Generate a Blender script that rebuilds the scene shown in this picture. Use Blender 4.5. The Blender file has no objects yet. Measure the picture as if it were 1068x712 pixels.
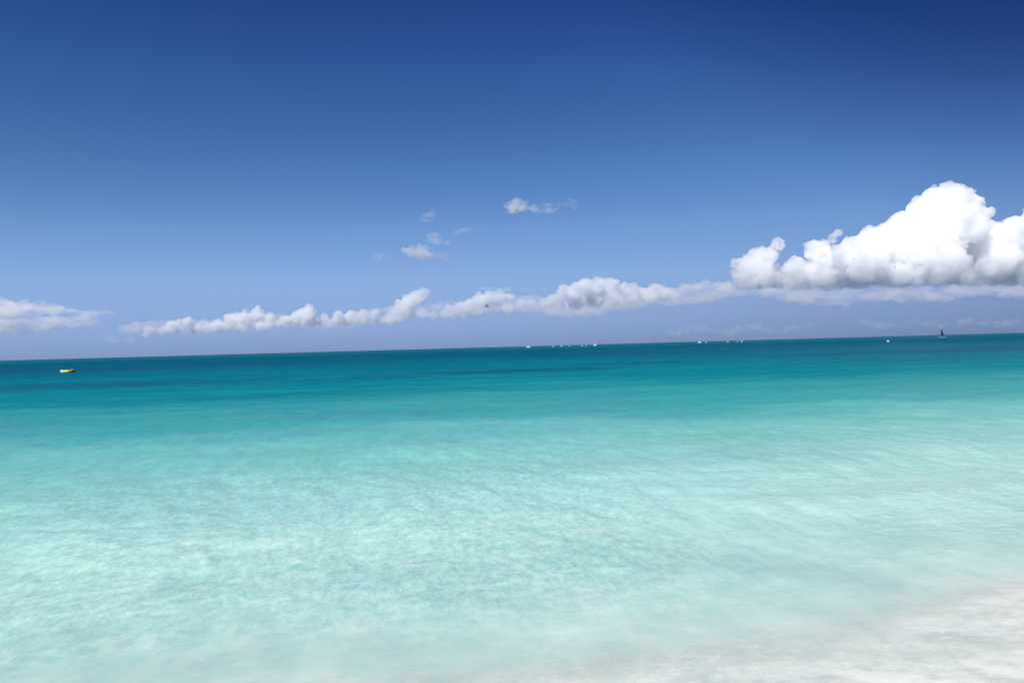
import bpy, bmesh, math, random
import numpy as np
from mathutils import Vector, Matrix, Euler

# ------------------------------------------------------------------ camera, world, sun, exposure
S = bpy.context.scene
COL = S.collection
R = math.radians
W0, H0 = 1068.0, 712.0
FOC = 831.0                      # focal length in photograph pixels
CAM_Z = 2.0
PITCH = R(0.38)
ROLL = R(-1.556)

cam = bpy.data.cameras.new('camera')
cam.sensor_width = 36.0
cam.lens = 36.0 * FOC / W0
cam.clip_start = 0.1
cam.clip_end = 200000.0
co = bpy.data.objects.new('camera', cam)
COL.objects.link(co)
CAM_ROT = (Matrix.Rotation(R(90) + PITCH, 3, 'X') @ Matrix.Rotation(ROLL, 3, 'Z'))
co.matrix_world = Matrix.Translation((0, 0, CAM_Z)) @ CAM_ROT.to_4x4()
S.camera = co

SUN_EL, SUN_AZ = R(47), R(208)   # azimuth clockwise from +Y (the view direction): behind, to the left
sun_dir = Vector((math.sin(SUN_AZ) * math.cos(SUN_EL), math.cos(SUN_AZ) * math.cos(SUN_EL), math.sin(SUN_EL)))
sl = bpy.data.lights.new('sun', 'SUN')
sl.energy = 5.0
sl.angle = R(0.53)
sl.color = (1.0, 0.965, 0.92)
so = bpy.data.objects.new('sun', sl)
COL.objects.link(so)
so.rotation_euler = sun_dir.to_track_quat('Z', 'Y').to_euler()

world = bpy.data.worlds.new('World')
S.world = world
world.use_nodes = True
wt = world.node_tree
wt.nodes.clear()
wo = wt.nodes.new('ShaderNodeOutputWorld')
bg = wt.nodes.new('ShaderNodeBackground')
bg.inputs['Strength'].default_value = 0.0857
sky = wt.nodes.new('ShaderNodeTexSky')
sky.sky_type = 'NISHITA'
sky.sun_disc = False
sky.sun_elevation = SUN_EL
sky.sun_rotation = SUN_AZ
sky.altitude = 0
sky.air_density = 1.0
sky.dust_density = 0.3
sky.ozone_density = 4.0
tc = wt.nodes.new('ShaderNodeTexCoord')
sep = wt.nodes.new('ShaderNodeSeparateXYZ')
wt.links.new(tc.outputs['Generated'], sep.inputs[0])
SKY_GRADE = [  # sine of elevation, tint of the clear sky there (graded darker higher up, hazy towards the horizon)
    (0.0, (0.30, 0.440, 0.945)), (0.014, (0.31, 0.443, 0.942)), (0.044, (0.40, 0.488, 0.885)), (0.086, (0.55, 0.618, 0.912)),
    (0.145, (0.509, 0.629, 0.887)), (0.213, (0.379, 0.554, 0.831)), (0.275, (0.294, 0.459, 0.755)), (0.341, (0.197, 0.379, 0.714)),
    (0.393, (0.162, 0.289, 0.649)), (0.55, (0.14, 0.26, 0.62)), (1.00, (0.22, 0.36, 0.68)),
]
rampn = wt.nodes.new('ShaderNodeValToRGB')
cr = rampn.color_ramp
while len(cr.elements) > 1:
    cr.elements.remove(cr.elements[-1])
for i, (p_, c_) in enumerate(SKY_GRADE):
    e = cr.elements[0] if i == 0 else cr.elements.new(p_)
    e.position = p_
    e.color = (*c_, 1)
wt.links.new(sep.outputs['Z'], rampn.inputs[0])
mul = wt.nodes.new('ShaderNodeMix')
mul.data_type = 'RGBA'
mul.blend_type = 'MULTIPLY'
mul.inputs[0].default_value = 1.0
wt.links.new(sky.outputs[0], mul.inputs[6])
wt.links.new(rampn.outputs[0], mul.inputs[7])
# vignette painted into the sky colour: a dark lobe toward the upper right
vig_dot = wt.nodes.new('ShaderNodeVectorMath')
vig_dot.operation = 'DOT_PRODUCT'
vig_dot.inputs[1].default_value = Vector((0.55, 0.5, 0.67)).normalized()
wt.links.new(tc.outputs['Generated'], vig_dot.inputs[0])
vig_map = wt.nodes.new('ShaderNodeMapRange')
vig_map.interpolation_type = 'SMOOTHSTEP'
vig_map.inputs[1].default_value = 0.76
vig_map.inputs[2].default_value = 0.95
wt.links.new(vig_dot.outputs['Value'], vig_map.inputs[0])
mul2 = wt.nodes.new('ShaderNodeMix')
mul2.data_type = 'RGBA'
mul2.blend_type = 'MULTIPLY'
mul2.inputs[7].default_value = (0.28, 0.30, 0.50, 1)
wt.links.new(vig_map.outputs[0], mul2.inputs[0])
wt.links.new(mul.outputs[2], mul2.inputs[6])
# the haze is brighter on the side the sun stands
az = wt.nodes.new('ShaderNodeMapRange')
for i_, v_ in enumerate((-0.6, 0.6, 0.42, -0.22)):
    az.inputs[i_ + 1].default_value = v_
wt.links.new(sep.outputs['X'], az.inputs[0])
lowf = wt.nodes.new('ShaderNodeMapRange')
for i_, v_ in enumerate((0.03, 0.20, 1.0, 0.15)):
    lowf.inputs[i_ + 1].default_value = v_
wt.links.new(sep.outputs['Z'], lowf.inputs[0])
ma = wt.nodes.new('ShaderNodeMath')
ma.operation = 'MULTIPLY_ADD'
wt.links.new(az.outputs[0], ma.inputs[0])
wt.links.new(lowf.outputs[0], ma.inputs[1])
ma.inputs[2].default_value = 1.0
vs3 = wt.nodes.new('ShaderNodeVectorMath')
vs3.operation = 'SCALE'
wt.links.new(mul2.outputs[2], vs3.inputs[0])
wt.links.new(ma.outputs[0], vs3.inputs['Scale'])
wt.links.new(vs3.outputs[0], bg.inputs['Color'])
wt.links.new(bg.outputs[0], wo.inputs['Surface'])

S.view_settings.view_transform = 'Standard'
S.view_settings.look = 'None'
S.view_settings.gamma = 1.0
S.view_settings.use_curve_mapping = False
S.view_settings.exposure = 0.22
S.render.engine = 'CYCLES'
S.cycles.use_denoising = True
S.cycles.max_bounces = 40
S.cycles.diffuse_bounces = 2
S.cycles.glossy_bounces = 2
S.cycles.transmission_bounces = 4
S.cycles.transparent_max_bounces = 16
S.cycles.volume_bounces = 40
S.cycles.caustics_reflective = False
S.cycles.caustics_refractive = False
S.cycles.volume_step_rate = 1.0
S.cycles.volume_max_steps = 256


# ------------------------------------------------------------------ helpers
def ray(px, py):
    d = Vector(((px - W0 / 2) / FOC, -(py - H0 / 2) / FOC, -1.0))
    return CAM_ROT @ d


def at_sea(px, py):
    d = ray(px, py)
    t = -CAM_Z / d.z
    return Vector((d.x * t, d.y * t, 0))


def at_dist(px, py, y):
    d = ray(px, py)
    t = y / d.y
    return Vector((d.x * t, y, CAM_Z + d.z * t))


def tag(o, label=None, cat=None, group=None, kind=None):
    if label: o['label'] = label
    if cat: o['category'] = cat
    if group: o['group'] = group
    if kind: o['kind'] = kind
    return o


def link(name, me, mat=None, parent=None, smooth=True):
    o = bpy.data.objects.new(name, me)
    COL.objects.link(o)
    if mat is not None:
        me.materials.clear()
        me.materials.append(mat)
    if smooth:
        me.polygons.foreach_set('use_smooth', [True] * len(me.polygons))
    if parent is not None:
        o.parent = parent
    return o


def bm_obj(name, bm, mat, parent=None, smooth=True):
    me = bpy.data.meshes.new(name)
    bm.normal_update()
    bm.to_mesh(me)
    bm.free()
    return link(name, me, mat, parent, smooth)


def empty(name, loc, rz=0.0):
    o = bpy.data.objects.new(name, None)
    COL.objects.link(o)
    o.location = loc
    o.rotation_euler = (0, 0, rz)
    return o


def new_mat(name):
    m = bpy.data.materials.new(name)
    m.use_nodes = True
    m.node_tree.nodes.clear()
    return m, m.node_tree


def N(nt, t, **kw):
    n = nt.nodes.new(t)
    for k, v in kw.items():
        setattr(n, k, v)
    return n


def val(nt, node, sock, v):
    if hasattr(v, 'is_output') or isinstance(v, bpy.types.NodeSocket):
        nt.links.new(v, node.inputs[sock])
    else:
        node.inputs[sock].default_value = v


def math_(nt, op, a, b=0.0, c=None, clamp=False):
    n = N(nt, 'ShaderNodeMath', operation=op, use_clamp=clamp)
    val(nt, n, 0, a)
    val(nt, n, 1, b)
    if c is not None: val(nt, n, 2, c)
    return n.outputs[0]


def maprange(nt, v, a, b, c=0.0, d=1.0, smooth=True):
    n = N(nt, 'ShaderNodeMapRange')
    n.interpolation_type = 'SMOOTHSTEP' if smooth else 'LINEAR'
    val(nt, n, 0, v)
    for i, x in enumerate((a, b, c, d)):
        n.inputs[i + 1].default_value = x
    return n.outputs[0]


def mixc(nt, f, a, b, blend='MIX'):
    n = N(nt, 'ShaderNodeMix')
    n.data_type = 'RGBA'
    n.blend_type = blend
    n.clamp_factor = True
    val(nt, n, 0, f)
    for s, v in ((6, a), (7, b)):
        if isinstance(v, bpy.types.NodeSocket):
            nt.links.new(v, n.inputs[s])
        else:
            n.inputs[s].default_value = (*v, 1)
    return n.outputs[2]


def noise(nt, vec, scale, detail=3.0, rough=0.5, dist=0.0, loc=(0, 0, 0), sc=(1, 1, 1), rot=0.0, typ='FBM'):
    m = N(nt, 'ShaderNodeMapping')
    m.inputs['Location'].default_value = loc
    m.inputs['Rotation'].default_value = (0, 0, rot)
    m.inputs['Scale'].default_value = sc
    nt.links.new(vec, m.inputs[0])
    n = N(nt, 'ShaderNodeTexNoise')
    n.inputs['Scale'].default_value = scale
    n.inputs['Detail'].default_value = detail
    n.inputs['Roughness'].default_value = rough
    n.inputs['Distortion'].default_value = dist
    nt.links.new(m.outputs[0], n.inputs['Vector'])
    return n.outputs[0]


def paint(name, col, rough=0.4, var=0.08, scale=6.0, metallic=0.0):
    m, nt = new_mat(name)
    o = N(nt, 'ShaderNodeOutputMaterial')
    b = N(nt, 'ShaderNodeBsdfPrincipled')
    g = N(nt, 'ShaderNodeTexCoord')
    n = noise(nt, g.outputs['Object'], scale, 4)
    dark = tuple(c * (1 - var * 2) for c in col)
    lite = tuple(min(1, c * (1 + var)) for c in col)
    c = mixc(nt, n, dark, lite)
    nt.links.new(c, b.inputs['Base Color'])
    b.inputs['Roughness'].default_value = rough
    b.inputs['Metallic'].default_value = metallic
    nt.links.new(b.outputs[0], o.inputs[0])
    return m


# ------------------------------------------------------------------ shoreline, sea bed and water
# The waterline runs from just left of the camera's feet away to the right.
SH_P = np.array([-0.10, 4.43])
SH_N = np.array([-0.300, 0.954])


def shore(x, y):
    """distance offshore (m); the far shelf edge swings round to face the camera"""
    lin = SH_N[0] * (x - SH_P[0]) + SH_N[1] * (y - SH_P[1])
    wob = 0.16 * np.sin(0.9 * x + 0.4) + 0.08 * np.sin(2.1 * x + 1.3 + 0.3 * y)
    s = lin + wob * np.exp(-np.maximum(lin, 0) / 4.0)
    far = y - SH_P[1] + 0.25 * np.clip(-x, 0, 60)
    w = np.clip((s - 6) / 30.0, 0, 1)
    return s * (1 - w) + far * w


def smooth_noise(rs, n_waves, lam_lo, lam_hi):
    out = []
    for _ in range(n_waves):
        lam = math.exp(rs.uniform(math.log(lam_lo), math.log(lam_hi)))
        th = rs.uniform(0, math.tau)
        out.append((math.tau / lam, th, rs.uniform(0, math.tau)))
    return out


rs = random.Random(19)
WAVES = []
for lo, hi, n, amp, spread in ((2.6, 6.0, 10, 0.0065, 0.7), (1.1, 2.6, 16, 0.0026, 1.2), (0.5, 1.1, 22, 0.0016, 1.6), (0.25, 0.5, 22, 0.0006, 2.0)):
    for _ in range(n):
        lam = math.exp(rs.uniform(math.log(lo), math.log(hi)))
        th = R(-75) + rs.gauss(0, spread)   # travelling towards the shore
        WAVES.append((lam, math.cos(th), math.sin(th), amp * rs.uniform(0.5, 1.3), rs.uniform(0, math.tau)))
WARP = smooth_noise(rs, 8, 3.0, 14.0)


def wave_height(x, y, spacing, s):
    wx = np.zeros_like(x)
    wy = np.zeros_like(x)
    for k, th, ph in WARP:
        a = np.sin(k * (x * math.cos(th) + y * math.sin(th)) + ph) / k * 0.25
        wx += a * math.cos(th + 1.3)
        wy += a * math.sin(th + 1.3)
    X, Y = x + wx, y + wy
    h = np.zeros_like(x)
    for lam, cx, cy, a, ph in WAVES:
        fade = np.clip((lam / spacing - 2.5) / 3.0, 0, 1)
        p = math.tau / lam * (X * cx + Y * cy) + ph
        h += a * fade * (np.sin(p) + 0.22 * np.cos(2 * p))
    damp = np.clip((s - 0.4) / 4.5, 0.07, 1.0)
    h = h * damp
    # one low swell standing up as it nears the beach on the right-hand side
    ridge = np.exp(-((s - 3.6 - 0.35 * np.sin(0.7 * x)) / 0.9) ** 2) * 0.07 * np.clip((x + 1.0) / 5.0, 0, 1)
    return h + ridge


def grid_mesh(name, X, Y, Z, attrs=None):
    nr, nc = X.shape
    me = bpy.data.meshes.new(name)
    nv = nr * nc
    me.vertices.add(nv)
    me.vertices.foreach_set('co', np.stack([X, Y, Z], -1).astype(np.float32).ravel())
    i = np.arange(nr - 1)[:, None] * nc + np.arange(nc - 1)[None, :]
    q = np.stack([i, i + 1, i + 1 + nc, i + nc], -1).reshape(-1, 4)
    nf = len(q)
    me.loops.add(nf * 4)
    me.loops.foreach_set('vertex_index', q.astype(np.int32).ravel())
    me.polygons.add(nf)
    me.polygons.foreach_set('loop_start', (np.arange(nf) * 4).astype(np.int32))
    me.polygons.foreach_set('use_smooth', np.ones(nf, bool))
    me.update(calc_edges=True)
    for k, v in (attrs or {}).items():
        a = me.attributes.new(k, 'FLOAT', 'POINT')
        a.data.foreach_set('value', v.astype(np.float32).ravel())
    return me


FAR = 90000.0
# rows: nearly even up close, widening with distance; columns fan out so that the mesh stays fine where it is near
rows = [2.2]
while rows[-1] < FAR:
    rows.append(rows[-1] * (1.0075 if rows[-1] < 60 else 1.03))
rows = np.array(rows)
cols = np.concatenate([-np.geomspace(9.0, 1.15, 26), np.linspace(-1.1, 1.1, 720), np.geomspace(1.15, 9.0, 26)])
YY, TT = np.meshgrid(rows, cols, indexing='ij')
XX = YY * TT
SS = shore(XX, YY)
SP = YY * 0.0076
HH = wave_height(XX, YY, SP, SS)
# the water pinches out as a thin film over the sand
HH = np.where(YY > 3000, 0, HH)
BEDS = [  # sea-grass beds: x, y, half width, half depth
    (-36, 59, 30, 8), (-80, 62, 20, 8), (-90, 142, 80, 45), (-1, 67, 11, 6), (12, 80, 8, 5), (52, 98, 30, 16), (95, 112, 40, 24), (30, 160, 40, 26), (75, 82, 22, 10)]
GRASS = np.zeros_like(XX)
for bx, by, ba, bb in BEDS:
    GRASS = np.maximum(GRASS, np.exp(-((XX - bx) / ba) ** 2 - ((YY - by) / bb) ** 2))
water_me = grid_mesh('sea_water', XX, YY, HH, {'shore': np.where(YY > 3000, YY, SS), 'grass': GRASS})

WATER_RAMP = [  # metres offshore -> colour of the water body
    (0.4, (0.66, 0.76, 0.71)),
    (1.3, (0.49, 0.74, 0.69)),
    (2.2, (0.43, 0.74, 0.69)),
    (4.2, (0.50, 0.86, 0.76)),
    (6.8, (0.49, 0.93, 0.83)),
    (11.5, (0.21, 0.585, 0.51)),
    (19.5, (0.040, 0.31, 0.298)),
    (38.0, (0.003, 0.184, 0.218)),
    (66.0, (0.001, 0.148, 0.198)),
    (190., (0.0, 0.088, 0.148)),
    (365., (0.0, 0.080, 0.128)),
    (800., (0.001, 0.115, 0.155)),
    (1500., (0.003, 0.135, 0.17)),
    (2600., (0.001, 0.062, 0.12)),
    (9000., (0.001, 0.052, 0.11)),
]

wm, nt = new_mat('sea_water')
out = N(nt, 'ShaderNodeOutputMaterial')
geo = N(nt, 'ShaderNodeNewGeometry')
P = geo.outputs['Position']
att = N(nt, 'ShaderNodeAttribute', attribute_name='shore')
s_raw = att.outputs['Fac']
# uneven depth: big patches shift the colour in and out
n_big = noise(nt, P, 0.03, 3, 0.5, sc=(0.5, 1.3, 1), loc=(13, 4, 0))
n_mid = noise(nt, P, 0.22, 3, 0.55, sc=(0.6, 1.2, 1))
s1 = math_(nt, 'MAXIMUM', s_raw, 0.3)
logs = math_(nt, 'LOGARITHM', s1, 10.0)                                   # -0.5 .. 5
shift = math_(nt, 'ADD', math_(nt, 'MULTIPLY', math_(nt, 'SUBTRACT', n_big, 0.5), 0.35),
              math_(nt, 'MULTIPLY', math_(nt, 'SUBTRACT', n_mid, 0.5), 0.22))
fadefar = maprange(nt, s_raw, 150.0, 600.0, 1.0, 0.15)
logs2 = math_(nt, 'ADD', logs, math_(nt, 'MULTIPLY', shift, fadefar))
LO, HI = math.log10(0.3), math.log10(12000)
u = maprange(nt, logs2, LO, HI, 0, 1, smooth=False)
rp = N(nt, 'ShaderNodeValToRGB')
while len(rp.color_ramp.elements) > 1:
    rp.color_ramp.elements.remove(rp.color_ramp.elements[-1])
for i, (m_, c_) in enumerate(WATER_RAMP):
    p_ = (math.log10(m_) - LO) / (HI - LO)
    e = rp.color_ramp.elements[0] if i == 0 else rp.color_ramp.elements.new(p_)
    e.position = p_
    e.color = (*c_, 1)
nt.links.new(u, rp.inputs[0])
# sea-grass beds darken the water over them
gatt = N(nt, 'ShaderNodeAttribute', attribute_name='grass')
gr = noise(nt, P, 0.12, 5, 0.65, dist=0.4, sc=(0.5, 1.0, 1))
gm = maprange(nt, math_(nt, 'ADD', gatt.outputs['Fac'], math_(nt, 'MULTIPLY', math_(nt, 'SUBTRACT', gr, 0.5), 1.6)), 0.35, 0.75, 0.0, 0.62)
body = mixc(nt, gm, rp.outputs[0], (0.006, 0.068, 0.14))
sepx = N(nt, 'ShaderNodeSeparateXYZ')
nt.links.new(P, sepx.inputs[0])
# fine mottling: caustic light and wavelet reflections painted into the body colour
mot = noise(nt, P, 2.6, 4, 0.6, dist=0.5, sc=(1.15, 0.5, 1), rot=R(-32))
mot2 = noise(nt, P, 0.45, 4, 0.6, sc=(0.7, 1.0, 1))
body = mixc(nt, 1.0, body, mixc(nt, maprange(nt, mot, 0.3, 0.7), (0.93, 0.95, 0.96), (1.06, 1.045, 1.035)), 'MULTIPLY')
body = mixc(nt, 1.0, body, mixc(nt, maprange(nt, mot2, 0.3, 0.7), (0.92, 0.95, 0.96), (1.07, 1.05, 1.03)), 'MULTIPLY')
calmx = maprange(nt, sepx.outputs['X'], 0.6, 2.6, 1.0, 0.3)
facet0 = math_(nt, 'MULTIPLY', maprange(nt, math_(nt, 'ADD', s_raw, math_(nt, 'MULTIPLY', math_(nt, 'SUBTRACT', n_mid, 0.5), 4.0)), 1.0, 2.6), maprange(nt, s_raw, 14, 7))
mot3 = noise(nt, P, 0.13, 5, 0.7, sc=(0.35, 1.7, 1))  # wave-facet reflections on the far water, painted as body tone
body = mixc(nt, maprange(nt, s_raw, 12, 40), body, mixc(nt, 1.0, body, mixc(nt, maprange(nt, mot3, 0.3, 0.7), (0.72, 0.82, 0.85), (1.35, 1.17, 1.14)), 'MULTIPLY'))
mot5 = noise(nt, P, 11.0, 4, 0.65, dist=0.4, sc=(1.1, 0.55, 1), rot=R(-34))  # fine crisp caustic light, painted into the body colour
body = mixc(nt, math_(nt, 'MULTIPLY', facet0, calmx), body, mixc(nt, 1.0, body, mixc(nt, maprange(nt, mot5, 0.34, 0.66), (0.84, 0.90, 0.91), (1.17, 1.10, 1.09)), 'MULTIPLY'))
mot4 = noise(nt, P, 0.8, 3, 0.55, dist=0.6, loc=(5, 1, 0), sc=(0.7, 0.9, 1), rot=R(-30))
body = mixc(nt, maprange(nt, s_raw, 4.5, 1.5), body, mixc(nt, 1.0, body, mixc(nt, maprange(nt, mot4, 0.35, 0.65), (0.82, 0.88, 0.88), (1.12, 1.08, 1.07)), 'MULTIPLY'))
# bump, finer than the mesh can carry
b1 = noise(nt, P, 3.4, 3, 0.5, dist=0.25, sc=(1.1, 0.5, 1), rot=R(-30))
b3 = noise(nt, P, 9.0, 3, 0.6, dist=0.5, sc=(0.45, 1.3, 1), rot=R(12))
sepp = N(nt, 'ShaderNodeSeparateXYZ')
nt.links.new(P, sepp.inputs[0])
wind = math_(nt, 'MULTIPLY', maprange(nt, sepp.outputs['X'], 1.5, 6.0), maprange(nt, s_raw, 1.0, 2.5))
b2 = noise(nt, P, 0.5, 5, 0.65, dist=0.3, sc=(0.5, 1.2, 1), rot=R(-8))
near = math_(nt, 'MULTIPLY', maprange(nt, s_raw, 10, 40, 1, 0), maprange(nt, math_(nt, 'ADD', s_raw, math_(nt, 'MULTIPLY', math_(nt, 'SUBTRACT', n_mid, 0.5), 3.0)), 0.8, 2.8, 0.15, 1.0))
calm = maprange(nt, s_raw, 0.8, 2.4, 0.25, 1.0)
bh = math_(nt, 'ADD', math_(nt, 'MULTIPLY', b1, math_(nt, 'ADD', math_(nt, 'MULTIPLY', near, 0.028), math_(nt, 'MULTIPLY', calm, 0.012))),
           math_(nt, 'MULTIPLY', b2, maprange(nt, s_raw, 8, 60, 0.0, 0.6)))
bh = math_(nt, 'ADD', bh, math_(nt, 'MULTIPLY', b3, math_(nt, 'MULTIPLY', wind, 0.035)))
b4 = noise(nt, P, 6.0, 4, 0.62, dist=0.3, sc=(1.1, 0.5, 1), rot=R(-36))
facet = math_(nt, 'MULTIPLY', maprange(nt, math_(nt, 'ADD', s_raw, math_(nt, 'MULTIPLY', math_(nt, 'SUBTRACT', n_mid, 0.5), 4.0)), 1.0, 2.6), maprange(nt, s_raw, 14, 7))
bh = math_(nt, 'ADD', bh, math_(nt, 'MULTIPLY', b4, math_(nt, 'MULTIPLY', math_(nt, 'MULTIPLY', facet, calmx), 0.024)))
bump = N(nt, 'ShaderNodeBump')
bump.inputs['Strength'].default_value = 1.0
bump.inputs['Distance'].default_value = 1.0
nt.links.new(bh, bump.inputs['Height'])
# body closure
dif = N(nt, 'ShaderNodeBsdfDiffuse')
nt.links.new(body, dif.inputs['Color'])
nt.links.new(bump.outputs[0], dif.inputs['Normal'])
tr = N(nt, 'ShaderNodeBsdfTransparent')
# caustic light painted as a bright net in the transparent tint
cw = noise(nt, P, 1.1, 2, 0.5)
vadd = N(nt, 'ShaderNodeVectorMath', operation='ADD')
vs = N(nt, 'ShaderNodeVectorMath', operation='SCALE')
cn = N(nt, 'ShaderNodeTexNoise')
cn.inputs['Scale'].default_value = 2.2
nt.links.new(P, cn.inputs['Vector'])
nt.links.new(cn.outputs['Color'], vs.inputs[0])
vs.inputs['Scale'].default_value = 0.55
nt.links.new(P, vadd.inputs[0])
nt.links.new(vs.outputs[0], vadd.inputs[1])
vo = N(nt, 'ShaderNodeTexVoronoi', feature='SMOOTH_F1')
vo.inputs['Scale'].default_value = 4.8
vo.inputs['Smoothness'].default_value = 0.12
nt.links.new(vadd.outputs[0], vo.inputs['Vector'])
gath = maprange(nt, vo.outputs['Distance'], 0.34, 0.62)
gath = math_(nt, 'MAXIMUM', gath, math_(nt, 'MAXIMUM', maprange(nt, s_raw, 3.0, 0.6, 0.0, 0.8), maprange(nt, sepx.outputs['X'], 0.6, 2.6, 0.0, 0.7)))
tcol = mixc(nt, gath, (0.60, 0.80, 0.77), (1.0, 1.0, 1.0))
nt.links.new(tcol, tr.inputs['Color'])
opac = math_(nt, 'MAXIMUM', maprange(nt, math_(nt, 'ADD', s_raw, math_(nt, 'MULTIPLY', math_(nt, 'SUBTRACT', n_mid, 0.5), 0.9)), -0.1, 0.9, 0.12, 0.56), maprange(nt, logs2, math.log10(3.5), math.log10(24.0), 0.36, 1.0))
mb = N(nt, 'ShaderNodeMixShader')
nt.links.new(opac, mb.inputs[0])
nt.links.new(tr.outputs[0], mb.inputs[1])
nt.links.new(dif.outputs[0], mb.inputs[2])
# swash: thin foam and stirred-up sand along the edge
fo1 = noise(nt, P, 1.9, 6, 0.66, dist=0.9, sc=(0.7, 0.95, 1), rot=R(-21))
fo2 = noise(nt, P, 7.5, 5, 0.7, dist=0.6, sc=(0.7, 0.9, 1), rot=R(-26))
fsum = math_(nt, 'ADD', math_(nt, 'MULTIPLY', fo1, 0.7), math_(nt, 'MULTIPLY', fo2, 0.3))
edge = maprange(nt, math_(nt, 'ADD', s_raw, math_(nt, 'MULTIPLY', math_(nt, 'SUBTRACT', n_mid, 0.5), 1.2)), 1.0, -0.4)
fmask = math_(nt, 'MULTIPLY', maprange(nt, fsum, 0.40, 0.62), edge)
# granular froth right at the edge, and thin sky and sun glints on the swell, painted white
fo3 = noise(nt, P, 13.0, 6, 0.75, dist=0.4, sc=(0.7, 1.0, 1), rot=R(-24))
froth = math_(nt, 'MULTIPLY', maprange(nt, math_(nt, 'ADD', math_(nt, 'MULTIPLY', fo3, 0.6), math_(nt, 'MULTIPLY', fo1, 0.4)), 0.50, 0.60),
              math_(nt, 'MULTIPLY', maprange(nt, s_raw, 0.75, 0.1), maprange(nt, s_raw, -1.1, -0.1)))
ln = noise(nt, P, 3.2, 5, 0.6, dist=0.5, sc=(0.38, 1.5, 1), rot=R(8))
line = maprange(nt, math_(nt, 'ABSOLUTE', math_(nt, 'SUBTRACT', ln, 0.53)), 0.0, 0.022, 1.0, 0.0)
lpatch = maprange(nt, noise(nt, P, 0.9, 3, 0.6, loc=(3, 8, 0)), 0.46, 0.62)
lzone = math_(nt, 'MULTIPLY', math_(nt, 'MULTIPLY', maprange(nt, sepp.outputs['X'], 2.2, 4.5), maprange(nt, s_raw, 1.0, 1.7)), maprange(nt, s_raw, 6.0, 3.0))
glint_lines = math_(nt, 'MULTIPLY', math_(nt, 'MULTIPLY', line, lpatch), lzone)
fmask = math_(nt, 'MAXIMUM', fmask, math_(nt, 'MAXIMUM', math_(nt, 'MULTIPLY', froth, 0.9), math_(nt, 'MULTIPLY', glint_lines, 0.85)))
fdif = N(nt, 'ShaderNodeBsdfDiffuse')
fdif.inputs['Color'].default_value = (0.88, 0.865, 0.81, 1)  # shared white of the foam and the painted glints
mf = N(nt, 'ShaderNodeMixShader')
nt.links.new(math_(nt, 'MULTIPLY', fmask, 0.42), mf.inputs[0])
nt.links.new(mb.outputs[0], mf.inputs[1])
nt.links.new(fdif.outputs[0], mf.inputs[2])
# sky reflection
fr = N(nt, 'ShaderNodeFresnel')
fr.inputs['IOR'].default_value = 1.33
nt.links.new(bump.outputs[0], fr.inputs['Normal'])
windf = math_(nt, 'MULTIPLY', maprange(nt, sepp.outputs['X'], 4, 45), maprange(nt, s_raw, 400, 120))
frc = math_(nt, 'MINIMUM', math_(nt, 'MULTIPLY', fr.outputs[0], math_(nt, 'ADD', maprange(nt, s_raw, 0, 45, 0.55, 0.065), math_(nt, 'MULTIPLY', windf, 0.13))), 0.45)
gl = N(nt, 'ShaderNodeBsdfGlossy')
gl.inputs['Roughness'].default_value = 0.12
nt.links.new(bump.outputs[0], gl.inputs['Normal'])
mg = N(nt, 'ShaderNodeMixShader')
nt.links.new(frc, mg.inputs[0])
nt.links.new(mf.outputs[0], mg.inputs[1])
nt.links.new(gl.outputs[0], mg.inputs[2])
nt.links.new(mg.outputs[0], out.inputs['Surface'])
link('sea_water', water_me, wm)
tag(bpy.data.objects['sea_water'], kind='structure')

# sand: the beach under the camera, sloping under the water to a shelf
rows2 = np.concatenate([np.linspace(-60, 1.5, 30), 1.6 * 1.02 ** np.arange(0, 560)])
rows2 = rows2[rows2 < FAR]
cols2 = np.concatenate([-np.geomspace(9, 1.2, 20), np.linspace(-1.15, 1.15, 160), np.geomspace(1.2, 9, 20)])
Y2, T2 = np.meshgrid(rows2, cols2, indexing='ij')
X2 = np.maximum(Y2, 8.0 + 0 * Y2) * T2
S2 = shore(X2, Y2)
Z2 = np.where(S2 > 0, -0.10 - 0.075 * S2, -0.10 - 0.06 * S2)
Z2 = np.where(S2 < -1, Z2 + 0.03 * (-1 - S2), Z2)
Z2 = np.clip(Z2, -9.0, 1.6)
Z2 += 0.012 * np.sin(3.1 * X2 + 1.2 * np.sin(Y2)) * np.cos(2.3 * Y2) * (np.abs(S2) < 40)
sm, nt = new_mat('sand')
out = N(nt, 'ShaderNodeOutputMaterial')
geo = N(nt, 'ShaderNodeNewGeometry')
P = geo.outputs['Position']
b = N(nt, 'ShaderNodeBsdfPrincipled')
n1 = noise(nt, P, 1.2, 5, 0.6, sc=(0.5, 1.2, 1), rot=R(-20))
n2 = noise(nt, P, 60, 3, 0.6)
c = mixc(nt, n1, (0.74, 0.715, 0.64), (0.82, 0.80, 0.725))
c = mixc(nt, math_(nt, 'MULTIPLY', n2, 0.4), c, (0.84, 0.82, 0.76))
nt.links.new(c, b.inputs['Base Color'])
b.inputs['Roughness'].default_value = 0.8
rip_h = noise(nt, P, 2.6, 4, 0.55, dist=0.6, sc=(0.6, 1.4, 1), rot=R(-24))
bp = N(nt, 'ShaderNodeBump')
bp.inputs['Distance'].default_value = 0.05
bp.inputs['Strength'].default_value = 0.6
nt.links.new(rip_h, bp.inputs['Height'])
nt.links.new(bp.outputs[0], b.inputs['Normal'])
nt.links.new(b.outputs[0], out.inputs['Surface'])
tag(link('sand_ground', grid_mesh('sand_ground', X2, Y2, Z2), sm), kind='structure')


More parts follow.
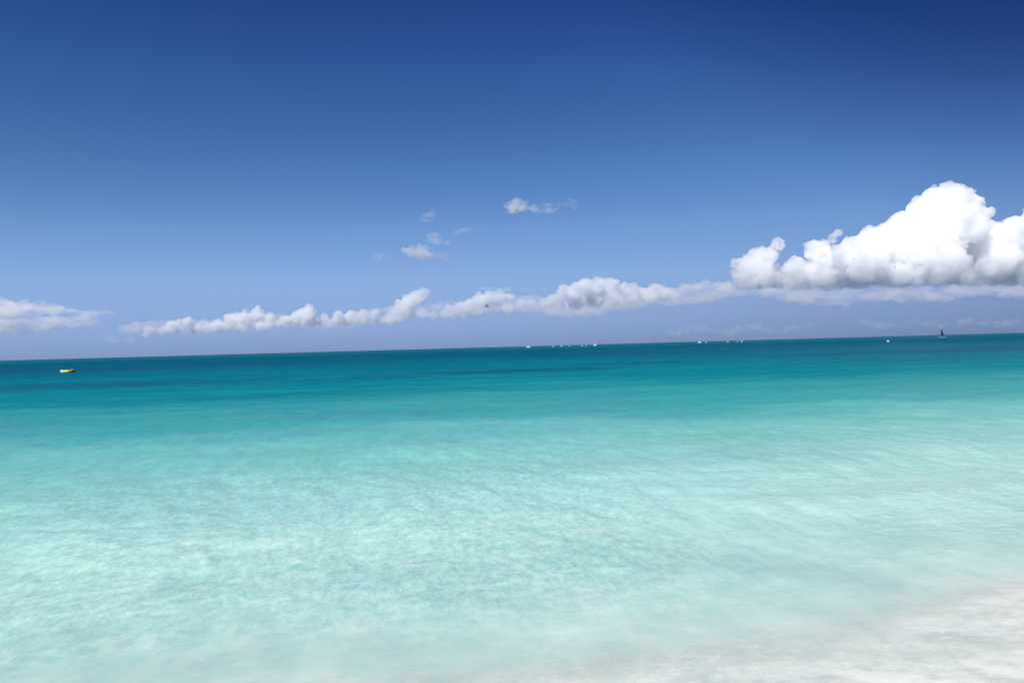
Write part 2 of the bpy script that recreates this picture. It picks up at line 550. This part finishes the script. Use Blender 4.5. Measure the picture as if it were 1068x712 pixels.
# ------------------------------------------------------------------ clouds
def cloud_mat(name, dens, noise_scale=None, lo=0.4, hi=0.6, aniso=0.0, col=(1, 1, 1), base=None, st=(1, 1, 1.6)):
    """base: (z0, z1) heights between which the density rises from thin to full"""
    m, nt = new_mat(name)
    o = N(nt, 'ShaderNodeOutputMaterial')
    v = N(nt, 'ShaderNodeVolumeScatter')
    v.inputs['Color'].default_value = (*col, 1)
    v.inputs['Anisotropy'].default_value = aniso
    d = dens
    if noise_scale or base:
        g = N(nt, 'ShaderNodeNewGeometry')
        if noise_scale:
            n = noise(nt, g.outputs['Position'], noise_scale, 5, 0.6, sc=st)
            d = math_(nt, 'MULTIPLY', maprange(nt, n, lo, hi), dens)
        if base:
            sp = N(nt, 'ShaderNodeSeparateXYZ')
            nt.links.new(g.outputs['Position'], sp.inputs[0])
            d = math_(nt, 'MULTIPLY', d, maprange(nt, sp.outputs['Z'], base[0], base[1], 0.10, 1.0, smooth=False))
    val(nt, v, 'Density', d)
    nt.links.new(v.outputs[0], o.inputs['Volume'])
    m.cycles.homogeneous_volume = not (noise_scale or base)
    return m


def cloud_texture(name, size, depth=2):
    t = bpy.data.textures.new(name, 'CLOUDS')
    t.noise_scale = size
    t.noise_depth = depth
    return t


def icos(bm, c, r, sub=2, sc=(1, 1, 1)):
    m = Matrix.Translation(c) @ Matrix.Diagonal((*[r * k for k in sc], 1))
    bmesh.ops.create_icosphere(bm, subdivisions=sub, radius=1.0, matrix=m)


_tb = bmesh.new()
bmesh.ops.create_icosphere(_tb, subdivisions=2, radius=1.0)
_tb.verts.ensure_lookup_table()
ICO_V = np.array([v.co[:] for v in _tb.verts])
ICO_F = np.array([[v.index for v in f.verts] for f in _tb.faces])
_tb.free()


def spheres_mesh(name, cs, rs_, squash):
    cs, rs_ = np.array(cs), np.array(rs_)
    V = cs[:, None, :] + ICO_V[None] * rs_[:, None, None] * np.array([1, 1, squash])
    F = ICO_F[None] + (np.arange(len(cs)) * len(ICO_V))[:, None, None]
    me = bpy.data.meshes.new(name)
    F = F.reshape(-1, 3)
    me.vertices.add(V.shape[0] * V.shape[1])
    me.vertices.foreach_set('co', V.astype(np.float32).ravel())
    me.loops.add(F.size)
    me.loops.foreach_set('vertex_index', F.astype(np.int32).ravel())
    me.polygons.add(len(F))
    me.polygons.foreach_set('loop_start', (np.arange(len(F)) * 3).astype(np.int32))
    me.update(calc_edges=True)
    return me, V.reshape(-1, 3)


def main_body(me, name):
    """drop the sealed bubbles and crumbs that the voxel union leaves"""
    nv, ne = len(me.vertices), len(me.edges)
    E = np.empty(ne * 2, np.int32)
    me.edges.foreach_get('vertices', E)
    a_, b_ = E[0::2], E[1::2]
    lab = np.arange(nv)
    while True:
        old = lab.copy()
        m_ = np.minimum(lab[a_], lab[b_])
        np.minimum.at(lab, a_, m_)
        np.minimum.at(lab, b_, m_)
        for _ in range(4):
            lab = lab[lab]
        if (lab == old).all():
            break
    ids, cnt = np.unique(lab, return_counts=True)
    keep = ids[cnt.argmax()]
    ok = lab == keep
    co_ = np.empty(nv * 3, np.float32)
    me.vertices.foreach_get('co', co_)
    co_ = co_.reshape(-1, 3)
    new_i = np.cumsum(ok) - 1
    nl = len(me.loops)
    lv = np.empty(nl, np.int32)
    me.loops.foreach_get('vertex_index', lv)
    lt = np.empty(len(me.polygons), np.int32)
    me.polygons.foreach_get('loop_total', lt)
    ls = np.empty(len(me.polygons), np.int32)
    me.polygons.foreach_get('loop_start', ls)
    kp = ok[lv[ls]]
    kl = np.repeat(kp, lt)
    out = bpy.data.meshes.new(name)
    out.vertices.add(int(ok.sum()))
    out.vertices.foreach_set('co', co_[ok].ravel())
    lv2 = new_i[lv[kl]]
    out.loops.add(len(lv2))
    out.loops.foreach_set('vertex_index', lv2.astype(np.int32))
    lt2 = lt[kp]
    out.polygons.add(len(lt2))
    out.polygons.foreach_set('loop_start', (np.cumsum(lt2) - lt2).astype(np.int32))
    out.update(calc_edges=True)
    return out


def cloud(name, puffs, dist, mat, label, seed=1, kids=9, flat_z=None, group=None, voxel=1.4, disp=1.0, levels=2, squash=1.0, vary=0.0):
    """puffs: (px, py, radius in px) seen from the beach, set out at dist metres."""
    rnd = random.Random(seed)
    px = dist / FOC
    pts = []
    for (x, y, r, *fw) in puffs:
        r *= 1 + vary * rnd.uniform(-1.2, 0.8)
        Y = dist + rnd.uniform(-1, 1) * r * px * 0.8 - (fw[0] * r * px if fw else 0)
        pts.append((at_dist(x, y, Y), r * Y / FOC))
    allp = list(pts)
    cur = pts
    for lv in range(levels):
        nxt = []
        for c, r in cur:
            for k in range(kids if lv == 0 else 6):
                d = Vector((rnd.gauss(0, 1), rnd.gauss(-0.3, 1), rnd.gauss(0.4, 0.9)))
                d.normalize()
                rr = r * rnd.uniform(0.22, 0.50)
                nxt.append((c + Vector((d.x, d.y, d.z * squash)) * (r * rnd.uniform(0.72, 0.98)), rr))
        cur = nxt
        allp += nxt
    allp = [q for q in allp if q[1] > 1.1 * px]
    org = Vector((sum(p[0].x for p in pts) / len(pts), dist, sum(p[0].z for p in pts) / len(pts)))
    me, V = spheres_mesh(name, [(c - org)[:] for c, r in allp], [r for c, r in allp], squash)
    if flat_z is not None:
        fz = flat_z - org.z
        V[:, 2] = np.where(V[:, 2] < fz, fz + (V[:, 2] - fz) * 0.12, V[:, 2])
        me.vertices.foreach_set('co', V.astype(np.float32).ravel())
        me.update()
    o = link(name, me, mat)
    o.location = org
    rm = o.modifiers.new('remesh', 'REMESH')
    rm.mode = 'VOXEL'
    rm.voxel_size = voxel * px
    rm.adaptivity = 0
    for sz, st in ((16, 4.5), (7.0, 3.4), (3.4, 2.0)):
        dm = o.modifiers.new('billow', 'DISPLACE')
        dm.texture = cloud_texture(name + '_billow', sz * px, 1)
        dm.texture_coords = 'LOCAL'
        dm.strength = st * px * disp
        dm.mid_level = 0.5
    dg = bpy.context.evaluated_depsgraph_get()
    baked = bpy.data.meshes.new_from_object(o.evaluated_get(dg))
    o.modifiers.clear()
    baked = main_body(baked, name)
    o.data = baked
    baked.materials.clear()
    baked.materials.append(mat)
    baked.polygons.foreach_set('use_smooth', [True] * len(baked.polygons))
    tag(o, label, 'cloud', group)
    return o


D1 = 15000.0
P1 = D1 / FOC
dense = cloud_mat('cloud_dense', 1 / (2.6 * P1), 1 / (7.5 * P1), 0.25, 0.66, aniso=0.25, base=(at_dist(900, 306, D1).z, at_dist(900, 266, D1).z), col=(0.88, 0.875, 0.90))
big = [(780, 280, 14), (791, 268, 12), (811, 254, 7), (807, 261, 8), (801, 268, 10), (775, 290, 11), (795, 286, 14), (829, 280, 11), (850, 262, 12), (868, 249, 5), (874, 243, 3.5),
       (862, 274, 14), (885, 270, 18), (905, 262, 19), (925, 253, 21), (945, 244, 23), (963, 222, 18), (974, 211, 16), (995, 207, 15),
       (1010, 213, 14), (985, 225, 24), (995, 235, 26), (975, 255, 28), (945, 265, 26), (1015, 258, 22), (1000, 262, 24), (1038, 247, 14), (1060, 243, 18),
       (1042, 262, 22), (1068, 262, 24), (1078, 228, 12), (1095, 238, 26), (1120, 250, 32), (840, 285, 14), (870, 285, 14), (910, 280, 18), (1030, 275, 14),
       (1145, 262, 26)]
big += [(900, 282, 15, 1.2), (985, 277, 20, 1.5), (1040, 275, 18, 1.3), (940, 287, 12, 1.8), (860, 288, 11, 1.2), (800, 290, 10, 1.0), (1090, 275, 18, 1.3)]
big += [(x, 293 - 0.02 * (x - 780), 12) for x in range(780, 1150, 16)]
cloud('cumulus_cloud', big, D1, dense, 'towering bright white cumulus cloud, the biggest and tallest in the sky', seed=3, vary=0.12, kids=12, voxel=1.05,
      flat_z=at_dist(900, 302, D1).z)

D2 = 21000.0
P2 = D2 / FOC
mid_m = cloud_mat('cloud_middle', 1 / (7.0 * P2), 1 / (12 * P2), 0.2, 0.6, col=(0.975, 0.97, 0.98), base=(at_dist(550, 338, D2).z, at_dist(550, 313, D2).z))
left_m = cloud_mat('cloud_left', 1 / (5.5 * P2), 1 / (12 * P2), 0.2, 0.6, col=(0.98, 0.975, 0.985), base=(at_dist(270, 354, D2 * 1.05).z, at_dist(270, 333, D2 * 1.05).z))
mid_a = [(404, 331, 5), (410, 328, 6), (418, 322, 8), (426, 316, 9), (435, 310, 8), (442, 307, 6), (428, 325, 8), (440, 328, 6), (452, 330, 5.5), (416, 331, 6)]
cloud('cumulus_cloud', mid_a, D2, mid_m, 'short white cloud tower leaning right, at the right end of the puffy row', seed=11, kids=8,
      flat_z=at_dist(430, 336, D2).z)
mid_b = [(462, 328, 5), (470, 325, 6), (480, 321, 7), (490, 318, 8), (501, 314, 8), (512, 311, 8), (522, 310, 7), (532, 312, 6), (543, 317, 6), (554, 318, 6),
         (498, 323, 6), (515, 321, 7), (530, 321, 6), (484, 327, 5), (472, 329, 4.5)]
cloud('cumulus_cloud', mid_b, D2 * 0.97, mid_m, 'white sloping cloud beneath the thin dark grey strip', seed=17, kids=8,
      flat_z=at_dist(510, 333, D2 * 0.97).z)
mid_c = [(568, 317, 6), (576, 312, 6), (588, 307, 8), (600, 303, 9), (612, 300, 10), (624, 298, 9), (636, 299, 9), (648, 303, 8), (660, 303, 7),
         (672, 306, 7), (683, 303, 8), (694, 306, 7), (704, 309, 5), (600, 315, 8), (620, 314, 9), (640, 313, 9), (660, 312, 7), (680, 312, 7), (584, 319, 6)]
cloud('cumulus_cloud', mid_c, D2, mid_m, 'long low white cloud with a domed top, between the dark strip and the big cumulus', seed=13, kids=8,
      flat_z=at_dist(640, 329, D2).z)
left = [(170, 346, 5), (182, 341, 7), (196, 336, 8), (212, 341, 7), (228, 340, 7), (244, 336, 9), (256, 331, 9), (268, 328, 10), (282, 333, 8),
        (298, 334, 8), (312, 331, 8), (322, 328, 8), (338, 332, 6), (352, 331, 7), (366, 331, 6), (380, 328, 7), (392, 328, 6), (152, 350, 4)]
left += [(x, 346 - 0.05 * (x - 150), 5.5) for x in range(155, 420, 9)]
cloud('cumulus_cloud', left, D2 * 1.05, left_m, 'row of small white puffy clouds low over the horizon, right of the flat streaky cloud',
      seed=12, kids=8, vary=0.22, flat_z=at_dist(270, 348, D2 * 1.05).z)

# softer, thinner cloud
P3 = 24000 / FOC
soft = cloud_mat('cloud_soft', 1 / (15.0 * P3), 1 / (9 * P3), 0.34, 0.66, st=(0.35, 0.35, 1.3))
farleft = [(x, 321 + 0.06 * max(0, x) + 2 * math.sin(x * .1), 13 - 0.08 * max(0, x)) for x in range(-50, 122, 7)]
farleft += [(x, 340 - 0.06 * x, 10) for x in range(-50, 100, 9)]
farleft += [(-40, 325, 12), (-15, 325, 14), (5, 322, 12), (22, 320, 10), (40, 320, 9), (58, 323, 8), (75, 326, 6), (90, 327, 5), (104, 328, 4),
           (10, 336, 12), (35, 336, 11), (60, 335, 8), (80, 336, 5), (-20, 345, 14), (20, 345, 11), (45, 345, 8)]
cloud('streaky_cloud', farleft, 24000, soft, 'flat streaky pale cloud at the left end of the horizon', seed=21, kids=6, disp=0.8, squash=0.7)


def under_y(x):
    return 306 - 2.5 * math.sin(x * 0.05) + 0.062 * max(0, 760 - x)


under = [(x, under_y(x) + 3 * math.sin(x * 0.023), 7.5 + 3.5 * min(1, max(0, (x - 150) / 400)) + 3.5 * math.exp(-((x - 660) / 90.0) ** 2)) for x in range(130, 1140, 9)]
ubase = cloud_mat('cloud_shade_tint', 1 / (9.0 * P3), 1 / (10 * P3), 0.28, 0.62, col=(0.34, 0.31, 0.35), st=(0.4, 0.4, 1.2))  # dark scatter colour paints in the shade this sunlit layer lacks
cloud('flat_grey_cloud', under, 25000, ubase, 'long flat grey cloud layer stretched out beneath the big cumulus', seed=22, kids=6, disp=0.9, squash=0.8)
strip = [(x, 301 + 0.012 * (x - 500), 2.4 + 0.8 * math.sin(x * .3)) for x in range(500, 570, 3)]
cloud('dark_cloud_strip', strip, 18000, cloud_mat('cloud_strip', 1 / (7 * P2), 1 / (12 * P2), 0.3, 0.6, col=(0.70, 0.74, 0.84)),
      'thin dark grey strip of cloud just above the middle bank', seed=23, kids=5, levels=1, squash=0.6, disp=0.5, voxel=1.0)
knob = [(x, 301 - 3 * math.sin((x - 715) / 14.0), 6) for x in range(715, 762, 6)]
cloud('grey_cloud', knob, 18500, cloud_mat('cloud_knob', 1 / (7 * P2), 1 / (14 * P2), 0.3, 0.6, col=(0.72, 0.76, 0.86)),
      'small blue-grey cloud tucked against the left end of the big cumulus', seed=24, kids=6, squash=0.8, voxel=1.0)

P4 = 9000 / FOC
frag = cloud_mat('cloud_fragment', 1 / (14.0 * P4), 1 / (9 * P4), 0.34, 0.72, col=(0.93, 0.9, 0.93))
frag_b = cloud_mat('cloud_fragment_bright', 1 / (5.5 * P4), 1 / (11 * P4), 0.34, 0.72, aniso=0.2, col=(0.95, 0.93, 0.95))
thin = cloud_mat('cloud_wisp', 1 / (20.0 * P4), 1 / (7 * P4), 0.36, 0.66, col=(0.66, 0.66, 0.76), st=(0.6, 0.6, 1.3))
cloud('small_cloud', [(430, 262, 8), (438, 263, 9.5), (447, 265, 8), (456, 267, 6), (465, 268, 4.5), (422, 261, 5)], 9000, frag_b,
      'small white puff, the lower and brighter of the puffs left of the middle', seed=31, squash=0.8)
cloud('small_cloud', [(450, 247, 6), (457, 250, 6.5), (466, 254, 4.5)], 9100, frag,
      'small pale grey puff directly above the brighter lower puff', seed=32, squash=0.8)
cloud('small_cloud', [(538, 214, 8.5), (546, 216, 7), (532, 216, 6), (556, 218, 5)], 8800, frag_b,
      'small round puff highest in the sky, with a grey tail to its right', seed=33, squash=0.9)
cloud('cloud_wisp', [(562, 219, 6), (572, 217, 7), (582, 214, 5), (592, 212, 6), (600, 214, 5)], 8900, thin,
      'faint grey wisp trailing right from the highest small puff', seed=34, squash=0.8)
cloud('cloud_wisp', [(446, 227, 6), (453, 223, 5.5), (460, 220, 4)], 9300, thin, 'very faint wisp above the two small left puffs', seed=35, squash=0.7)
cloud('cloud_wisp', [(476, 243, 4), (484, 241, 5), (492, 239, 5), (500, 237, 4)], 9200, thin, 'faint dark wisp level with the gap between the puffs and the highest puff', seed=36, squash=0.6)
cloud('cloud_wisp', [(394, 267, 5), (400, 268, 5.5), (405, 269, 4)], 9200, thin, 'tiny faint grey wisp left of the lower bright puff', seed=37, squash=0.7)
P5 = 35000 / FOC
low = cloud_mat('cloud_low', 1 / (45.0 * P5), 1 / (14 * P5), 0.38, 0.66, col=(0.95, 0.88, 0.92))
for i, (xa, xb, yy, lb) in enumerate(((700, 850, 345, 'dim pinkish cloud remnants just above the horizon below the left part of the big cumulus'),
                                      (900, 1068, 339, 'dim pinkish cloud remnants just above the horizon behind the sailing boat'),
                                      (112, 140, 352, 'dim little cloud close to the horizon at the left foot of the puffy row'))):
    cloud('low_cloud', [(x, yy - 0.02 * (x - xa) + 2 * math.sin(x * 0.11), 6) for x in range(xa, xb, 8)], 35000, low, lb, seed=40 + i, kids=5, squash=0.7, disp=0.7)

# ------------------------------------------------------------------ things on the water
M_yellow = paint('yellow_vinyl', (0.80, 0.58, 0.03), 0.35)
M_white = paint('white_gelcoat', (0.80, 0.80, 0.80), 0.3)
M_orange = paint('orange_brown_vinyl', (0.28, 0.15, 0.01), 0.45)
M_dark = paint('dark_sailcloth', (0.008, 0.020, 0.05), 0.7)
M_pale = paint('pale_sailcloth', (0.24, 0.34, 0.46), 0.7)
M_hull = paint('grey_hull', (0.22, 0.34, 0.38), 0.4)
M_red = paint('red_sailcloth', (0.40, 0.05, 0.09), 0.7)
M_alu = paint('mast_metal', (0.45, 0.47, 0.5), 0.35, metallic=0.8)
M_net = paint('trampoline_mesh', (0.02, 0.02, 0.025), 0.8)
M_skin = paint('skin', (0.30, 0.16, 0.10), 0.55)
M_cloth = paint('dark_cloth', (0.02, 0.025, 0.05), 0.8)


def tube(bm, pts, radii, seg=12, cap=True):
    """swept round tube through pts"""
    rings = []
    n = len(pts)
    for i, p in enumerate(pts):
        p = Vector(p)
        a = Vector(pts[max(i - 1, 0)])
        c = Vector(pts[min(i + 1, n - 1)])
        d = (c - a).normalized()
        up = Vector((0, 0, 1)) if abs(d.z) < 0.9 else Vector((0, 1, 0))
        u_ = d.cross(up).normalized()
        v_ = d.cross(u_).normalized()
        rings.append([bm.verts.new(p + (u_ * math.cos(t) + v_ * math.sin(t)) * radii[i]) for t in [math.tau * k / seg for k in range(seg)]])
    for a, c in zip(rings, rings[1:]):
        for k in range(seg):
            bm.faces.new((a[k], a[(k + 1) % seg], c[(k + 1) % seg], c[k]))
    if cap:
        bm.faces.new(rings[0][::-1])
        bm.faces.new(rings[-1])
    bmesh.ops.recalc_face_normals(bm, faces=bm.faces)
    return bm


# yellow inflatable boat
p = at_sea(71, 388.3)
boat = tag(empty('inflatable_boat', p, R(-6)), 'small yellow inflatable boat with white bow and brownish stern, floating alone far left', 'inflatable boat')
boat.rotation_euler.y = R(-3)
bm = bmesh.new()
L, Wd = 0.86, 0.36
for sy in (-1, 1):
    pts = [(-L * 0.55, sy * Wd * 0.9, .18), (-L * 0.2, sy * Wd, .165), (0, sy * Wd, .16), (L * 0.62, sy * Wd * 0.97, .165)]
    bm = bmesh.new()
    tube(bm, pts, [.17] * len(pts))
    bm_obj('side_tube', bm, M_yellow, boat)
bm = bmesh.new()
pts = [(L * 0.63, -Wd * 0.97, .17), (L * 0.80, -Wd * 0.9, .18), (L * 1.02, -Wd * 0.45, .21), (L * 1.05, 0, .22), (L * 1.02, Wd * 0.45, .21), (L * 0.80, Wd * 0.9, .18), (L * 0.63, Wd * 0.97, .17)]
tube(bm, pts, [.172] * len(pts))
bm_obj('stern_tube', bm, M_orange, boat)
bm = bmesh.new()
pts = [(-L * 0.56, -Wd * 0.9, .185), (-L * 0.85, -Wd * 0.7, .2), (-L * 1.12, -Wd * 0.25, .25), (-L * 1.12, Wd * 0.25, .25), (-L * 0.85, Wd * 0.7, .2), (-L * 0.56, Wd * 0.9, .185)]
tube(bm, pts, [.175] * len(pts))
bm_obj('bow', bm, M_white, boat)
bm = bmesh.new()
bmesh.ops.create_cube(bm, size=1, matrix=Matrix.Translation((0.05, 0, .08)) @ Matrix.Diagonal((1.5, .56, .06, 1)))
bmesh.ops.bevel(bm, geom=bm.edges[:], offset=0.015, segments=2)
bm_obj('floor', bm, M_yellow, boat)
bm = bmesh.new()
tube(bm, [(-0.15, -0.26, .26), (-0.15, 0.26, .26)], [.12, .12])
bm_obj('seat', bm, M_yellow, boat)
bm = bmesh.new()
bmesh.ops.create_cube(bm, size=1, matrix=Matrix.Translation((0.64, 0, .28)) @ Matrix.Rotation(R(-8), 4, 'Y') @ Matrix.Diagonal((.52, .52, .26, 1)))
bmesh.ops.bevel(bm, geom=bm.edges[:], offset=0.07, segments=3)
bm_obj('stern_cushion', bm, M_orange, boat)
bm = bmesh.new()
tube(bm, [(-1.05, .3, .42), (-1.1, 0, .44), (-1.05, -.3, .42)], [.012] * 3, 8)
bm_obj('grab_rope', bm, M_white, boat)
# mooring buoy
p = at_sea(926.2, 356.6)
buoy = tag(empty('mooring_buoy', p), 'round white mooring buoy floating on the blue water left of the sailing boat', 'buoy')
bm = bmesh.new()
icos(bm, Vector((0, 0, .22)), .42, 3, (1, 1, .92))
bm_obj('float', bm, M_white, buoy)
bm = bmesh.new()
bmesh.ops.create_cone(bm, cap_ends=True, segments=20, radius1=.45, radius2=.45, depth=.07, matrix=Matrix.Translation((0, 0, .12)))
bm_obj('band', bm, paint('blue_band', (0.05, 0.15, 0.4)), buoy)
bm = bmesh.new()
pts = [(.09 * math.cos(t), 0, .64 + .09 * math.sin(t)) for t in [math.tau * k / 14 for k in range(15)]]
tube(bm, pts, [.02] * 15, 8, False)
bm_obj('ring', bm, M_alu, buoy)

# sailing catamaran
p = at_sea(982.6, 352.0)
LOA = 5.6
cat = tag(empty('sailing_catamaran', p, R(14)), 'small catamaran with dark sail and pale red-tipped top, near the horizon under big cumulus', 'sailing boat')


def hull_bm():
    bm = bmesh.new()
    secs = []
    n = 17
    for i in range(n):
        t = i / (n - 1)
        x = -LOA / 2 + LOA * t
        w = 0.24 * (math.sin(math.pi * min(1, max(0.0, 0.12 + 0.88 * t) ** 0.85)) ** 0.6 + 0.02)
        if t > 0.97: w = 0.12
        zb = -0.16 + 0.28 * (1 - t) ** 3 + 0.05 * t ** 4
        zt = 0.42 + 0.10 * (1 - t) ** 2
        ring = []
        for k in range(10):
            a = math.pi * k / 9
            ring.append(bm.verts.new((x, -w * math.cos(a), zt - (zt - zb) * math.sin(a) ** 0.7)))
        secs.append(ring)
    for a, c in zip(secs, secs[1:]):
        for k in range(9):
            bm.faces.new((a[k], a[k + 1], c[k + 1], c[k]))
        bm.faces.new((a[9], a[0], c[0], c[9]))
    bm.faces.new(secs[0])
    bm.faces.new(secs[-1][::-1])
    bmesh.ops.recalc_face_normals(bm, faces=bm.faces)
    return bm


for sy in (-1.15, 1.15):
    h = bm_obj('hull', hull_bm(), M_hull, cat)
    h.location = (0, sy, 0)
    bm = bmesh.new()
    bmesh.ops.create_cube(bm, size=1, matrix=Matrix.Translation((LOA / 2 + .1, 0, .05)) @ Matrix.Diagonal((.22, .04, .95, 1)))
    bmesh.ops.bevel(bm, geom=bm.edges[:], offset=0.012, segments=2)
    r_ = bm_obj('rudder', bm, M_net, cat)
    r_.location = (0, sy, 0)
for x in (-0.9, 1.4):
    bm = bmesh.new()
    tube(bm, [(x, -1.3, .52), (x, 1.3, .52)], [.06, .06])
    bm_obj('crossbeam', bm, M_alu, cat)
bm = bmesh.new()
bmesh.ops.create_cube(bm, size=1, matrix=Matrix.Translation((.25, 0, .5)) @ Matrix.Diagonal((2.24, 1.9, .02, 1)))
bm_obj('trampoline', bm, M_net, cat)
bm = bmesh.new()
tube(bm, [(-0.9, 0, .5), (-0.85, 0, 5.5), (-0.72, 0, 10.6)], [.09, .08, .05])
bm_obj('mast', bm, M_alu, cat)
bm = bmesh.new()
tube(bm, [(-0.85, 0, 1.25), (1.9, 0.55, 1.15)], [.05, .05])
bm_obj('boom', bm, M_alu, cat)


def sail_panel(t0, t1, mat, parent, name):
    """a panel of the mainsail between heights t0..t1 (0 foot, 1 head), bellied and 12 mm thick"""
    bm = bmesh.new()
    nu, nv = 8, 8
    for side in (0, 1):
        g = []
        for j in range(nv + 1):
            t = t0 + (t1 - t0) * j / nv
            z = 1.35 + 9.1 * t
            chord = 2.9 * (1 - t) ** 1.5 + 0.22
            row = []
            for i in range(nu + 1):
                q = i / nu
                belly = 0.28 * math.sin(math.pi * q ** 0.8) * (1 - t * 0.6)
                row.append(bm.verts.new((-0.80 + 0.12 * t + chord * q, 0.2 * q * (1 - t) * 2.5 + belly + 0.012 * side, z)))
            g.append(row)
        for j in range(nv):
            for i in range(nu):
                f = (g[j][i], g[j][i + 1], g[j + 1][i + 1], g[j + 1][i])
                bm.faces.new(f if side else f[::-1])
    return bm_obj(name, bm, mat, parent)


sail = sail_panel(0.0, 0.56, M_dark, cat, 'mainsail')
up_ = sail_panel(0.562, 0.90, M_pale, sail, 'upper_panel')
sail_panel(0.902, 1.0, M_red, sail, 'head_panel')
for sy in (-1.15, 1.15):
    bm = bmesh.new()
    tube(bm, [(-0.4, sy, .5), (-0.78, 0, 8.2)], [.012, .012], 6)
    bm_obj('shroud', bm, M_alu, cat)


def person(loc, rz, label):
    """seated figure grown from one skeleton"""
    root = tag(empty('person', loc, rz), label, 'person')
    J = {'pel': (0, 0, .10), 'bel': (.02, 0, .28), 'che': (.06, 0, .47), 'nec': (.09, 0, .63), 'hea': (.12, 0, .72), 'top': (.13, 0, .82)}
    E = [('pel', 'bel'), ('bel', 'che'), ('che', 'nec'), ('nec', 'hea'), ('hea', 'top')]
    Rr = {'pel': .15, 'bel': .13, 'che': .15, 'nec': .055, 'hea': .095, 'top': .08}
    for s_, t_ in ((1, 'l'), (-1, 'r')):
        J.update({'hip' + t_: (.02, .10 * s_, .10), 'kne' + t_: (.42, .16 * s_, .30), 'ank' + t_: (.62, .14 * s_, .04), 'toe' + t_: (.78, .15 * s_, .03),
                  'sho' + t_: (.07, .19 * s_, .56), 'elb' + t_: (.22, .26 * s_, .36), 'wri' + t_: (.42, .20 * s_, .33), 'han' + t_: (.50, .18 * s_, .33)})
        Rr.update({'hip' + t_: .09, 'kne' + t_: .065, 'ank' + t_: .04, 'toe' + t_: .04, 'sho' + t_: .065, 'elb' + t_: .045, 'wri' + t_: .03, 'han' + t_: .035})
        E += [('pel', 'hip' + t_), ('hip' + t_, 'kne' + t_), ('kne' + t_, 'ank' + t_), ('ank' + t_, 'toe' + t_),
              ('che', 'sho' + t_), ('sho' + t_, 'elb' + t_), ('elb' + t_, 'wri' + t_), ('wri' + t_, 'han' + t_)]
    names = list(J)
    me = bpy.data.meshes.new('body')
    me.from_pydata([J[k] for k in names], [(names.index(a), names.index(b_)) for a, b_ in E], [])
    o = link('body', me, M_skin, root, False)
    sk = o.modifiers.new('skin', 'SKIN')
    sk.use_smooth_shade = True
    if not me.skin_vertices:
        bpy.context.view_layer.objects.active = o
    for i, k in enumerate(names):
        me.skin_vertices[0].data[i].radius = (Rr[k], Rr[k])
        me.skin_vertices[0].data[i].use_root = (k == 'pel')
    sb = o.modifiers.new('sub', 'SUBSURF')
    sb.levels = sb.render_levels = 1
    bm = bmesh.new()
    tube(bm, [(.0, 0, .02), (.01, 0, .16), (.03, 0, .30), (.07, 0, .48), (.09, 0, .60)], [.17, .175, .165, .19, .12], 14)
    bm_obj('shirt', bm, M_cloth, root)
    bm = bmesh.new()
    icos(bm, Vector((.11, 0, .79)), .11, 2)
    bm_obj('hair', bm, paint('dark_hair', (0.02, 0.015, 0.01), 0.7), root)
    return root


cm = Matrix.Translation(p) @ Matrix.Rotation(R(14), 4, 'Z')
try:
    person(cm @ Vector((1.9, -1.12, .46)), R(104), 'dark-clothed person sitting at the stern of the sailing catamaran')
except Exception as ex:
    print('PERSON', ex)

# surf breaking on the reef
foam, nt = new_mat('surf_foam')
out = N(nt, 'ShaderNodeOutputMaterial')
b = N(nt, 'ShaderNodeBsdfPrincipled')
g = N(nt, 'ShaderNodeNewGeometry')
n = noise(nt, g.outputs['Position'], 0.8, 5, 0.6)
nt.links.new(mixc(nt, n, (0.66, 0.74, 0.76), (0.86, 0.88, 0.88)), b.inputs['Base Color'])
b.inputs['Roughness'].default_value = 0.9
nt.links.new(b.outputs[0], out.inputs[0])


def breaker(px, py, wpx, hpx, label, seed):
    rnd = random.Random(seed)
    dist = 1500.0
    q = at_dist(px, py, dist)
    m = dist / FOC
    bm = bmesh.new()
    n = max(6, int(wpx * 5))
    for i in range(n):
        t = (i + .5) / n * 2 - 1
        x = t * wpx * m / 2
        hh = hpx * 0.68 * m * (1 - abs(t) ** 1.5 * 0.7) * rnd.uniform(.6, 1.0)
        icos(bm, Vector((x, rnd.uniform(-1.2, 1.2), hh * 0.25)), 1.0, 2, (wpx * m / n * rnd.uniform(.9, 1.5), rnd.uniform(.8, 1.6), hh * 0.75))
    o = bm_obj('breaking_wave', bm, foam)
    o.location = (q.x, dist, 0)
    tag(o, label, 'breaking wave', 'waves breaking on the reef along the horizon')
    return o


for i, (x, w, h, lb) in enumerate((
        (551, 4.2, 1.9, 'bright white breaking wave, the leftmost and widest on the horizon'),
        (577, 1.6, 1.0, 'small faint white breaker at the left end of the thin surf line'),
        (585.5, 2.2, 1.0, 'low white breaker second from the left end of the thin surf line'),
        (594, 1.6, 0.7, 'short dim breaker a quarter of the way along the thin surf line'),
        (607, 2.4, 0.9, 'low white breaker a little left of the bright sharp one'),
        (611.5, 1.2, 1.0, 'tiny white breaker close beside the bright sharp one'),
        (620.5, 3.2, 2.2, 'bright white breaking wave at the right end of the thin surf line'),
        (729.5, 3.0, 1.9, 'bright white breaking wave starting the right-hand surf group'),
        (736.5, 1.8, 0.9, 'faint breaker touching the right side of the bright one in the right-hand surf group'),
        (759, 2.0, 1.1, 'low white breaker midway in the right-hand surf group'),
        (769, 1.0, 0.9, 'tiny faint breaker just before the last one of the right-hand surf group'),
        (773.5, 1.8, 1.4, 'white breaking wave, last on the right of the right-hand surf group'))):
    breaker(x, 361.5 - 0.02715 * (x - 534), w, h, lb, 60 + i)
